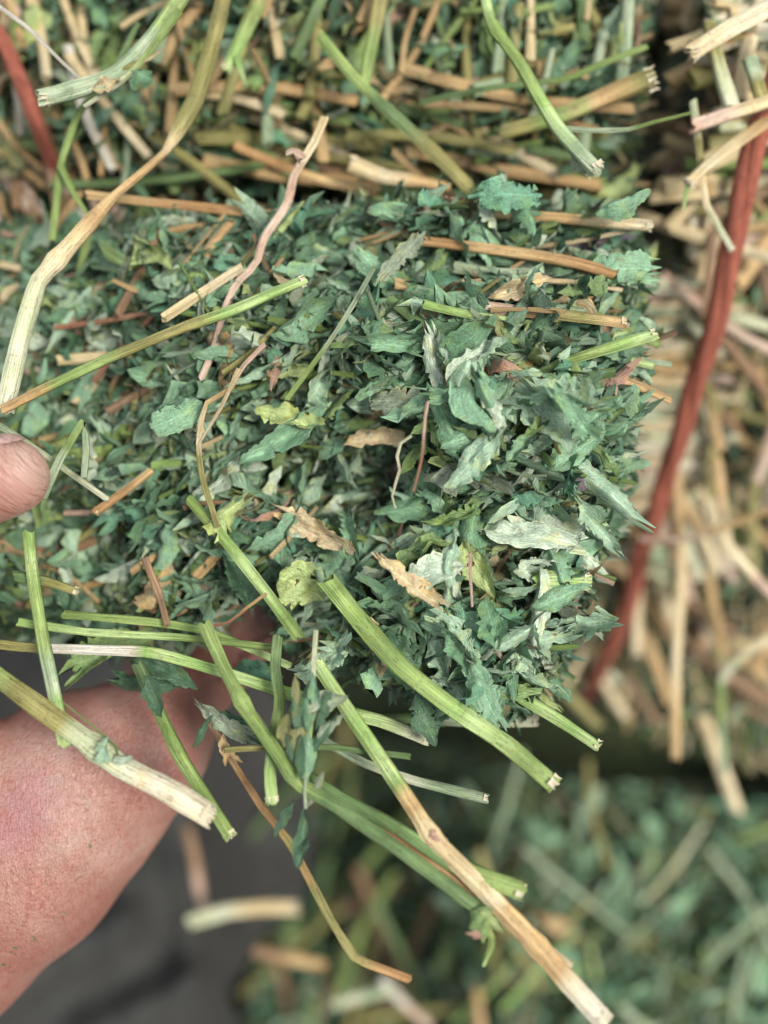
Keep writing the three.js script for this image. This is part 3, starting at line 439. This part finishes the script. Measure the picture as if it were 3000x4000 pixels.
  { label: 'dark green split stem running beside the grooved stem to a hollow tip', d: [0.302, 0.288], pts: [[1180, 3020], [1340, 3120], [1560, 3240], [1800, 3390], [2040, 3480]], w: [46, 70], tones: ['dark', 'dark', 'green'], ends: [1], ribs: 5 },
  { label: 'orange tan inner stem squeezed between the two dark green stems', d: [0.304, 0.293], pts: [[1230, 3075], [1450, 3200], [1650, 3330], [1860, 3480]], w: [26, 48], tones: ['tan', 'orange', 'tan'] },
  { label: 'very long stem, green turning straw yellow, reaching the bottom edge', d: [0.306, 0.280], pts: [[1240, 2590], [1350, 2760], [1480, 2950], [1600, 3130], [1700, 3280], [1850, 3430], [2080, 3670], [2220, 3830], [2360, 3985]], w: [56, 78], tones: ['bright', 'bright', 'green', 'tan', 'straw', 'straw', 'tan', 'cream'], ends: [1], joints: [0.47, 0.8], ribs: 5, shoots: [{ pts: [[2080, 3660], [2150, 3720], [2235, 3770]], w: 50, tones: ['straw'] }], leaflets: [[1720, 3280, 110, 0.3, -50, 'pink']] },
  { label: 'orange-brown bent stem dropping below the hand to a kinked tip', d: [0.318, 0.300], pts: [[820, 2820], [900, 2960], [1020, 3150], [1130, 3290], [1200, 3420], [1290, 3590], [1390, 3745], [1600, 3825]], w: [32, 38], tones: ['brown', 'orange', 'orange', 'olive', 'olive', 'orange'], tension: 0.12, joints: [0.45, 0.8], leaflets: [[880, 2930, 130, 0.15, -80, 'tan'], [905, 2950, 110, 0.15, -60, 'tan']] },
  { label: 'folded dark green blade standing upright with a white cut foot', d: [0.308, 0.298], pts: [[1085, 2490], [1075, 2620], [1095, 2740], [1070, 2880], [1055, 3020], [1065, 3130]], w: [46, 60], tones: ['dark', 'dark', 'green', 'dark', 'bright'], ends: [1], flat: 0.4, turn: 0.4 },
  { label: 'pale green stem with a white end poking out below the flake', d: 0.322, pts: [[1380, 2790], [1500, 2820], [1670, 2890]], w: [54, 50], tones: ['bright', 'pale'], ends: [1] },
  { label: 'grey-green stem with a dusky tip, over the dark ground', d: [0.318, 0.312], pts: [[1240, 2880], [1420, 2980], [1620, 3050], [1900, 3120]], w: [36, 38], tones: ['sage', 'pale', 'sage'], ends: [1] },
  { label: 'dark olive stem crossing level under the leaf tuft', d: 0.304, pts: [[880, 2930], [1050, 2920], [1300, 2920], [1600, 2955]], w: [22, 26], tones: ['olive', 'dark', 'dark'] },
  { label: 'blurred grey-green stem under the lower edge of the flake', d: 0.334, pts: [[1500, 2800], [1800, 2815], [2095, 2815]], w: [40, 46], tones: ['dark', 'sage', 'pale'], ends: [1] },
  { label: 'little green tuft of shoots hanging on the long straw stem', d: 0.286, pts: [[1880, 3560], [1900, 3620], [1925, 3680], [1890, 3770]], w: [40, 16], tones: ['olive', 'green', 'bright'], leaflets: [[1880, 3590, 120, 0.3, 30, 'moss'], [1920, 3600, 120, 0.3, -40, 'lime'], [1860, 3660, 90, 0.25, -15, 'pink'], [1900, 3640, 110, 0.3, 80, 'moss']] },
  { label: 'drooping dried spike of curled dark leaflets left of the broad blade', d: [0.300, 0.292], pts: [[1235, 2460], [1225, 2620], [1220, 2780], [1205, 2930], [1190, 3070], [1195, 3160]], w: [22, 14], tones: ['pale', 'bright', 'sage'], leaflets: [[1150, 2810, 190, 0.16, 80, 'deep'], [1185, 2860, 220, 0.15, 75, 'olive'], [1250, 2790, 200, 0.16, 70, 'deep'], [1280, 2750, 170, 0.24, 30, 'grey'], [1210, 2950, 220, 0.14, 85, 'sea'], [1130, 2900, 160, 0.14, 100, 'deep'], [1185, 3280, 240, 0.13, 80, 'deep'], [1110, 3200, 190, 0.12, 65, 'deep'], [1230, 3090, 170, 0.14, 60, 'grey'], [1160, 2720, 170, 0.15, 78, 'olive'], [1200, 2760, 200, 0.13, 88, 'mid'], [1120, 2840, 180, 0.13, 84, 'olive'], [1265, 2870, 190, 0.14, 66, 'deep'], [1230, 2700, 180, 0.15, 95, 'sea'], [1170, 2960, 180, 0.12, 92, 'deep'], [1290, 2830, 150, 0.14, 50, 'grey']] },
  // far, out of focus
  { label: 'blurred pale stem lying level on the dark cloth', d: 0.56, pts: [[745, 3600], [880, 3560], [1020, 3545], [1160, 3545]], w: [56, 54], tones: ['pale', 'straw'] },
  { label: 'blurred brown stem upright behind the pale stem on the dark cloth', d: 0.58, pts: [[730, 3230], [760, 3350], [780, 3480], [800, 3560]], w: [40, 36], tones: ['brown', 'pink'] },
  { label: 'blurred tan stem near the bottom edge, below the pale stem', d: 0.57, pts: [[1000, 3720], [1120, 3740], [1270, 3770]], w: [50, 44], tones: ['brown', 'tan'] },
  { label: 'blurred pale green stem at the bottom edge, left of the straw tip', d: 0.58, pts: [[1310, 3920], [1400, 3895], [1540, 3860]], w: [46, 42], tones: ['pale', 'sage'] },
  { label: 'blurred grey stem cut by the bottom edge', d: 0.58, pts: [[1490, 3820], [1570, 3910], [1680, 4010]], w: [40, 36], tones: ['white', 'pink'] },
  { label: 'thin blurred pink stem bridging the twine near its lower end', d: [0.44, 0.42], pts: [[2500, 2105], [2650, 2110], [2830, 2060], [3040, 1980]], w: [26, 26], tones: ['pink', 'tan'] },
  { label: 'kinked pale green stem hanging down the right bale', d: 0.47, pts: [[3040, 2470], [2930, 2540], [2820, 2640], [2815, 2790], [2830, 3020]], w: [36, 26], tones: ['straw', 'pale', 'green', 'sage'], tension: 0.05, joints: [0.42] },
  { label: 'long tan stem hanging straight down the right bale', d: 0.45, pts: [[2640, 1850], [2660, 2200], [2640, 2600], [2640, 2960]], w: [42, 42], tones: ['tan', 'straw', 'tan'] },
  { label: 'bent straw stem at the right edge, below the twine', d: 0.44, pts: [[2800, 1800], [2840, 2120], [2880, 2180], [3050, 2360]], w: [46, 42], tones: ['tan', 'straw', 'pink'], tension: 0.05 },
  { label: 'wide straw stem cut square in the top right corner', d: 0.338, pts: [[2700, 205], [2850, 110], [3060, 0]], w: [70, 84], tones: ['straw', 'cream'], ends: [0] },
  { label: 'smooth pinkish straw stem beside the top of the twine', d: 0.345, pts: [[2708, 492], [2850, 445], [3040, 385]], w: [56, 60], tones: ['pink', 'straw'] },
  { label: 'split straw stem slanting up to the twine', d: [0.348, 0.352], pts: [[2685, 715], [2790, 620], [2900, 540], [3000, 470]], w: [40, 58], tones: ['straw', 'straw', 'tan'], ends: [0], shoots: [{ pts: [[2690, 710], [2680, 760], [2668, 820]], w: 22, tones: ['bright'] }] },
  { label: 'upright yellow-green stem with a white tip crossing the twine', d: [0.352, 0.358], pts: [[2708, 395], [2725, 520], [2745, 700], [2760, 800], [2860, 975]], w: [30, 30], tones: ['pale', 'olive', 'straw', 'pale'], ends: [1], tension: 0.1 },
  { label: 'mottled olive stem stub left of the wide straw stem', d: 0.348, pts: [[2770, 90], [2810, 260], [2855, 405]], w: [50, 72], tones: ['olive', 'pale'] },
  { label: 'grooved pale green stem stub in the top right corner', d: 0.346, pts: [[2930, 230], [2955, 310], [2975, 385]], w: [60, 60], tones: ['sage', 'olive'] },
].forEach(looseStem);

// ---------------------------------------------------------------- twine
function twine(label, pts, wpx) {
  const p = pts.map((q) => P(...q)), g = thing('baling_twine', label, 'twine', p[p.length >> 1], 'lengths of red-brown baling twine'), curve = new THREE.CatmullRomCurve3(p), N = 90, r = rngOf(wpx + 3);
  const mat = new THREE.MeshStandardMaterial({ color: 0xa8604d, map: stemMap, bumpMap: stemBump, bumpScale: 0.0004, roughness: 0.85 }), rad = wpx * unit(0.38) / 2;
  for (let s = 0; s < 3; s++) { // three twisted strands
    const sp = []; for (let i = 0; i <= N; i++) { const t = i / N, c = curve.getPointAt(t), T = curve.getTangentAt(t), S = V().crossVectors(T, BACK).normalize(), M = V().crossVectors(S, T), a = t * curve.getLength() / 0.13 * 6.28 + s * 2.094; sp.push(c.addScaledVector(S, Math.cos(a) * rad * 0.4).addScaledVector(M, Math.sin(a) * rad * 0.22)); }
    part('strand', stemGeo(sp, () => rad * 0.66, { sides: 9, steps: 120, flat: 1, seed: 5 + s, rib: 0.04 }), mat, g);
  }
  const fuzz = []; for (let k = 0; k < 420; k++) { const t = r(), c = curve.getPointAt(t), d = V(r() - 0.5, r() - 0.5, r() - 0.5).normalize(), a = c.clone().addScaledVector(d, rad * 0.9), e = V(r() - 0.5, r() - 0.5, r() - 0.5).multiplyScalar(0.006); fuzz.push(stemGeo([a, a.clone().addScaledVector(d, 0.0012).addScaledVector(e, 0.4), a.clone().addScaledVector(d, 0.002).add(e)], () => 0.00006, { sides: 3, steps: 3, rough: 0 })); }
  part('loose_fibres', mergeGeometries(fuzz), mat, g, 'stuff');
}
twine('red-brown baling twine running down the right bale', [[3120, 80, 0.345], [3000, 400, 0.352], [2895, 777, 0.366], [2812, 1193, 0.388], [2705, 1537, 0.41], [2605, 1862, 0.44], [2515, 2133, 0.466], [2440, 2405, 0.5], [2370, 2560, 0.53], [2300, 2720, 0.58]], 92);
twine('short length of rusty twine half buried in hay, top left corner', [[-60, 60, 0.372], [20, 170, 0.372], [70, 300, 0.374], [130, 440, 0.374], [175, 560, 0.382], [230, 700, 0.395]], 62);

// ---------------------------------------------------------------- dark cloth below the wrist
{
  const pos = [], uv = [], idx = [], nx = 70, ny = 80, ridge = (x, y, ax, ay, bx, by, w) => { const dx = bx - ax, dy = by - ay, t = clamp(((x - ax) * dx + (y - ay) * dy) / (dx * dx + dy * dy)), d = Math.hypot(x - ax - t * dx, y - ay - t * dy); return Math.exp(-((d / w) ** 2)); };
  const D = (x, y) => 0.66 + 0.12 * smooth(700, 1060, x) + 0.06 * smooth(-200, -900, x) - 0.03 * ridge(x, y, -100, 3950, 460, 3600, 90) - 0.022 * ridge(x, y, 480, 3620, 490, 3050, 70) - 0.026 * ridge(x, y, 350, 4050, 760, 3850, 90) - 0.02 * ridge(x, y, 760, 3800, 800, 3300, 70) + 0.008 * fbm(x / 220, y / 220, 4);
  for (let side = 0; side < 2; side++) for (let j = 0; j <= ny; j++) for (let i = 0; i <= nx; i++) { const x = -900 + (1950 + 260 * fbm(j / 14, 3, 1)) * i / nx, y = 2150 + 2500 * j / ny, p = P(x, y, D(x, y) + side * 0.004); pos.push(p.x, p.y, p.z); const k0 = pos.length - 3, run = (o) => Math.hypot(pos[k0] - pos[o], pos[k0 + 1] - pos[o + 1], pos[k0 + 2] - pos[o + 2]) / 0.06, q = uv.length, w2 = (nx + 1) * 2; uv.push(i ? uv[q - 2] + run(k0 - 3) : 0, j ? uv[q + 1 - w2] + run(k0 - (nx + 1) * 3) : 0); }
  const n1 = (nx + 1) * (ny + 1);
  for (let j = 0; j < ny; j++) for (let i = 0; i < nx; i++) { const a = j * (nx + 1) + i, b = a + nx + 1; idx.push(a, b, a + 1, b, b + 1, a + 1, a + n1, a + 1 + n1, b + n1, b + n1, a + 1 + n1, b + 1 + n1); }
  const g = new THREE.BufferGeometry(); g.setAttribute('position', new THREE.Float32BufferAttribute(pos, 3)); g.setAttribute('uv', new THREE.Float32BufferAttribute(uv, 2)); g.setIndex(idx); g.computeVertexNormals();
  const weave = tex(256, 256, (u, v, i, j) => { const k = 0.7 + 0.16 * (((i >> 1) + (j >> 1)) % 3) / 2 + 0.16 * fbm(u * 8, v * 8, 2) + 0.08 * noise(u * 100, v * 100, 1); return [k, k * 0.98, k]; }, true);
  const cl = part('dark_cloth', g, new THREE.MeshStandardMaterial({ color: 0x3c403f, map: weave, roughness: 0.95, side: THREE.DoubleSide }), { position: V(0, 0, 0), add: (m) => scene.add(m) });
  cl.userData = { label: 'dark grey cloth in soft folds, out of focus beneath the wrist', category: 'cloth' };
}

// ---------------------------------------------------------------- the hand
{
  const J = (x, y, d, r) => ({ p: P(x, y, d), r });
  const bones = [], bone = (a, b) => bones.push([a.p, b.p, a.r, b.r]);
  const elbow = J(-1500, 4700, 0.372, 0.041), fore = J(-700, 4060, 0.366, 0.036), wrist = J(-260, 3590, 0.362, 0.0335), heel = J(60, 3320, 0.358, 0.0325), mid = J(330, 3060, 0.358, 0.0275), kn = J(500, 2950, 0.356, 0.0215);
  bone(elbow, fore); bone(fore, wrist); bone(wrist, heel); bone(heel, mid); bone(mid, kn);
  const palm2 = J(250, 3150, 0.392, 0.024); bone(wrist, palm2);
  const kIdx = J(575, 2890, 0.354, 0.0165), kMid = J(520, 2920, 0.376, 0.0155), kRin = J(460, 2970, 0.396, 0.0145), kLit = J(400, 3030, 0.412, 0.0125);
  bone(mid, kIdx); bone(mid, kMid); bone(palm2, kRin); bone(palm2, kLit); bone(kIdx, kMid);
  const finger = (k, list) => { let a = k; for (const q of list) { const b = J(...q); bone(a, b); a = b; } };
  finger(kIdx, [[850, 2600, 0.374, 0.0098], [985, 2440, 0.376, 0.0092], [960, 2330, 0.366, 0.0078]]);
  finger(kMid, [[820, 2560, 0.402, 0.0098], [860, 2330, 0.402, 0.009], [790, 2230, 0.392, 0.0078]]);
  finger(kRin, [[730, 2590, 0.424, 0.0094], [720, 2350, 0.42, 0.0086], [650, 2260, 0.406, 0.0074]]);
  finger(kLit, [[600, 2680, 0.436, 0.0082], [560, 2480, 0.43, 0.0075], [520, 2400, 0.42, 0.0064]]);
  const cmc = J(-200, 3150, 0.346, 0.022), mcp = J(-420, 2500, 0.322, 0.0125), ip = J(-260, 1935, 0.305, 0.0112), tip0 = J(-60, 1868, 0.303, 0.0106), tip = J(55, 1862, 0.304, 0.0092);
  bone(wrist, cmc); bone(heel, cmc); bone(cmc, mcp); bone(mcp, ip); bone(ip, tip0); bone(tip0, tip);
  const ab = V(), ap = V();
  function sdf(q) {
    let acc = 0; const k = 190; // smooth minimum
    for (const [a, b, ra, rb] of bones) { ab.subVectors(b, a); ap.subVectors(q, a); const t = clamp(ap.dot(ab) / ab.lengthSq()); const d = ap.addScaledVector(ab, -t).length() - (ra + (rb - ra) * t); if (d < 0.06) acc += Math.exp(-k * d * 1.6); }
    return acc > 0 ? -Math.log(acc) / (k * 1.6) : 0.05;
  }
  const centre = P(-150, 3150, 0.372), H = 0.152, n = 132, mc = new MarchingCubes(n, new THREE.MeshBasicMaterial(), false, false, 300000), q = V(), half = n / 2;
  for (let z = 0; z < n; z++) for (let y = 0; y < n; y++) for (let x = 0; x < n; x++) { q.set((x - half) / half * H + centre.x, (y - half) / half * H + centre.y, (z - half) / half * H + centre.z); mc.field[x + y * n + z * n * n] = -sdf(q); }
  mc.isolation = 0; mc.update();
  const cnt = mc.count, pos = new Float32Array(cnt * 3), nor = new Float32Array(cnt * 3), uv = new Float32Array(cnt * 2), col = new Float32Array(cnt * 3), e = 0.0012, ax = kn.p.clone().sub(wrist.p).normalize(), sx = V().crossVectors(ax, BACK).normalize(), sz = V().crossVectors(sx, ax), c = V(), nn = V(), w = V();
  const spots = [[P(110, 3130, 0.325), 0.010, 0.9], [P(60, 3260, 0.325), 0.007, 0.7]], pale = C('#ab928a'), red = C('#8a5d55'), base = C('#98746b'), out = C('#fff');
  for (let i = 0; i < cnt; i++) {
    q.set(mc.positionArray[i * 3] * H + centre.x, mc.positionArray[i * 3 + 1] * H + centre.y, mc.positionArray[i * 3 + 2] * H + centre.z);
    nn.set(sdf(c.copy(q).setX(q.x + e)) - sdf(c.copy(q).setX(q.x - e)), sdf(c.copy(q).setY(q.y + e)) - sdf(c.copy(q).setY(q.y - e)), sdf(c.copy(q).setZ(q.z + e)) - sdf(c.copy(q).setZ(q.z - e))).normalize();
    const m = fbm(q.x * 55, q.y * 55, q.z * 55);
    w.subVectors(q, wrist.p); const u = w.dot(ax), a = Math.atan2(w.dot(sx), w.dot(sz));
    out.copy(base).lerp(m > 0 ? pale : red, Math.min(0.7, Math.abs(m) * 1.3));
    for (const [sp, rad, k] of spots) out.lerp(C('#a07680'), k * Math.exp(-((q.distanceTo(sp) / rad) ** 2)) * (0.6 + 0.4 * noise(q.x * 900, q.y * 900, q.z * 900)));
    pos.set([q.x, q.y, q.z], i * 3); nor.set([nn.x, nn.y, nn.z], i * 3); uv.set([u / 0.04, a * 0.03 / 0.04], i * 2); col.set([out.r, out.g, out.b], i * 3);
  }
  const g = new THREE.BufferGeometry(); g.setAttribute('position', new THREE.BufferAttribute(pos, 3)); g.setAttribute('normal', new THREE.BufferAttribute(nor, 3)); g.setAttribute('uv', new THREE.BufferAttribute(uv, 2)); g.setAttribute('color', new THREE.BufferAttribute(col, 3));
  const crease = (u, v) => { const a = noise(u * 70 + v * 60, v * 12 - u * 12, 2), b = noise(u * 26 - v * 70, v * 20 + u * 30, 6), l = (x) => 1 - smooth(0, 0.3, Math.abs(x)); return 0.7 - 0.22 * l(a) - 0.16 * l(b) + 0.14 * noise(u * 160, v * 160, 9); };
  const skinBump = tex(512, 512, (u, v) => { const h = crease(u, v); return [h, h, h]; });
  const skinMap = tex(512, 512, (u, v) => { const h = crease(u, v), m = fbm(u * 9, v * 9, 3), f = smooth(0.55, 0.7, noise(u * 40, v * 40, 12)); return [0.86 + 0.12 * h - 0.05 * f, 0.78 + 0.20 * h + 0.06 * m - 0.10 * f, 0.77 + 0.20 * h + 0.06 * m - 0.12 * f]; }, true);
  const SKIN = new THREE.MeshPhysicalMaterial({ vertexColors: true, map: skinMap, bumpMap: skinBump, bumpScale: 0.0007, roughness: 0.48, sheen: 0.25, sheenRoughness: 0.5, sheenColor: C('#ffc8b8') });
  const man = thing('person', 'bare hand and wrist reaching in from the left, gripping the hay', 'person', wrist.p.clone());
  const hand = part('hand', g, SKIN, man);
  // thumb nail along the upper side of the tip
  const nail = new THREE.SphereGeometry(1, 24, 14, 0, Math.PI * 2, 0, Math.PI * 0.42), nd = tip.p.clone().sub(ip.p).normalize(), nu = UPV.clone().addScaledVector(nd, -UPV.dot(nd)).addScaledVector(BACK, 0.12).normalize();
  const nm = new THREE.Matrix4().makeBasis(nd.clone().multiplyScalar(0.0078), nu.clone().multiplyScalar(0.0042), V().crossVectors(nd, nu).multiplyScalar(0.0068)).setPosition(tip0.p.clone().addScaledVector(nd, 0.006).addScaledVector(nu, 0.0068));
  nail.applyMatrix4(nm);
  part('thumbnail', nail, new THREE.MeshPhysicalMaterial({ color: 0xb79a96, roughness: 0.4, clearcoat: 0.3, map: stemMap }), man, undefined, hand);
  // short hairs on the wrist and crumbs of hay
  const r = rngOf(77), hairs = [], ray = (x, y) => { const p = P(x, y, 0.25), dir = p.clone().sub(CAM).normalize(); for (let k = 0; k < 160; k++) { const d = sdf(p); if (d < 0.0002) return p; p.addScaledVector(dir, Math.max(d * 0.8, 0.0004)); if (k > 120 && d > 0.02) return null; } return null; };
  for (let k = 0; k < 80; k++) {
    const x = -300 + 620 * r(), y = 3330 + 640 * r(), p = ray(x, y); if (!p) continue;
    const a = -0.9 + (r() - 0.5) * 1.5, d = RGT.clone().multiplyScalar(Math.cos(a)).addScaledVector(UPV, Math.sin(a)).addScaledVector(BACK, 0.25), L = 0.003 + 0.004 * r(), cu = V(r() - 0.5, r() - 0.5, r() - 0.5).multiplyScalar(0.003);
    hairs.push(stemGeo([p.clone().addScaledVector(BACK, -0.0004), p.clone().addScaledVector(d, L * 0.5).add(cu.clone().multiplyScalar(0.3)), p.clone().addScaledVector(d, L).add(cu)], (t) => 0.00004 * (1.1 - 0.8 * t), { sides: 3, steps: 4, rough: 0 }));
  }
  if (hairs.length) part('arm_hair', mergeGeometries(hairs), new THREE.MeshStandardMaterial({ color: 0x4a3024, roughness: 0.6 }), man, 'stuff', hand);
  const crumbs = new Soup();
  for (const [x, y] of [[245, 3565], [135, 3668], [60, 3700], [40, 3720], [15, 3770], [350, 3300], [180, 3450], [90, 3600]]) { const p = ray(x, y); if (p) crumbs.add(shred[r() * shred.length | 0], pose(p.addScaledVector(BACK, 0.0003), BACK, r() * 6, 0.3, 0.0014 + 0.001 * r(), r, 2), C(r() < 0.6 ? TONES.moss : TONES.straw)); }
  const cr = new THREE.Mesh(crumbs.geo(), LEAF); cr.name = 'hay_crumbs'; cr.userData = { kind: 'stuff', label: 'tiny crumbs of hay stuck to the wrist', category: 'crumbs' }; cr.castShadow = cr.receiveShadow = true; scene.add(cr);
}
scene.traverse((o) => { if (o.isMesh) { o.castShadow = true; o.receiveShadow = true; } });
renderer.render(scene, camera);
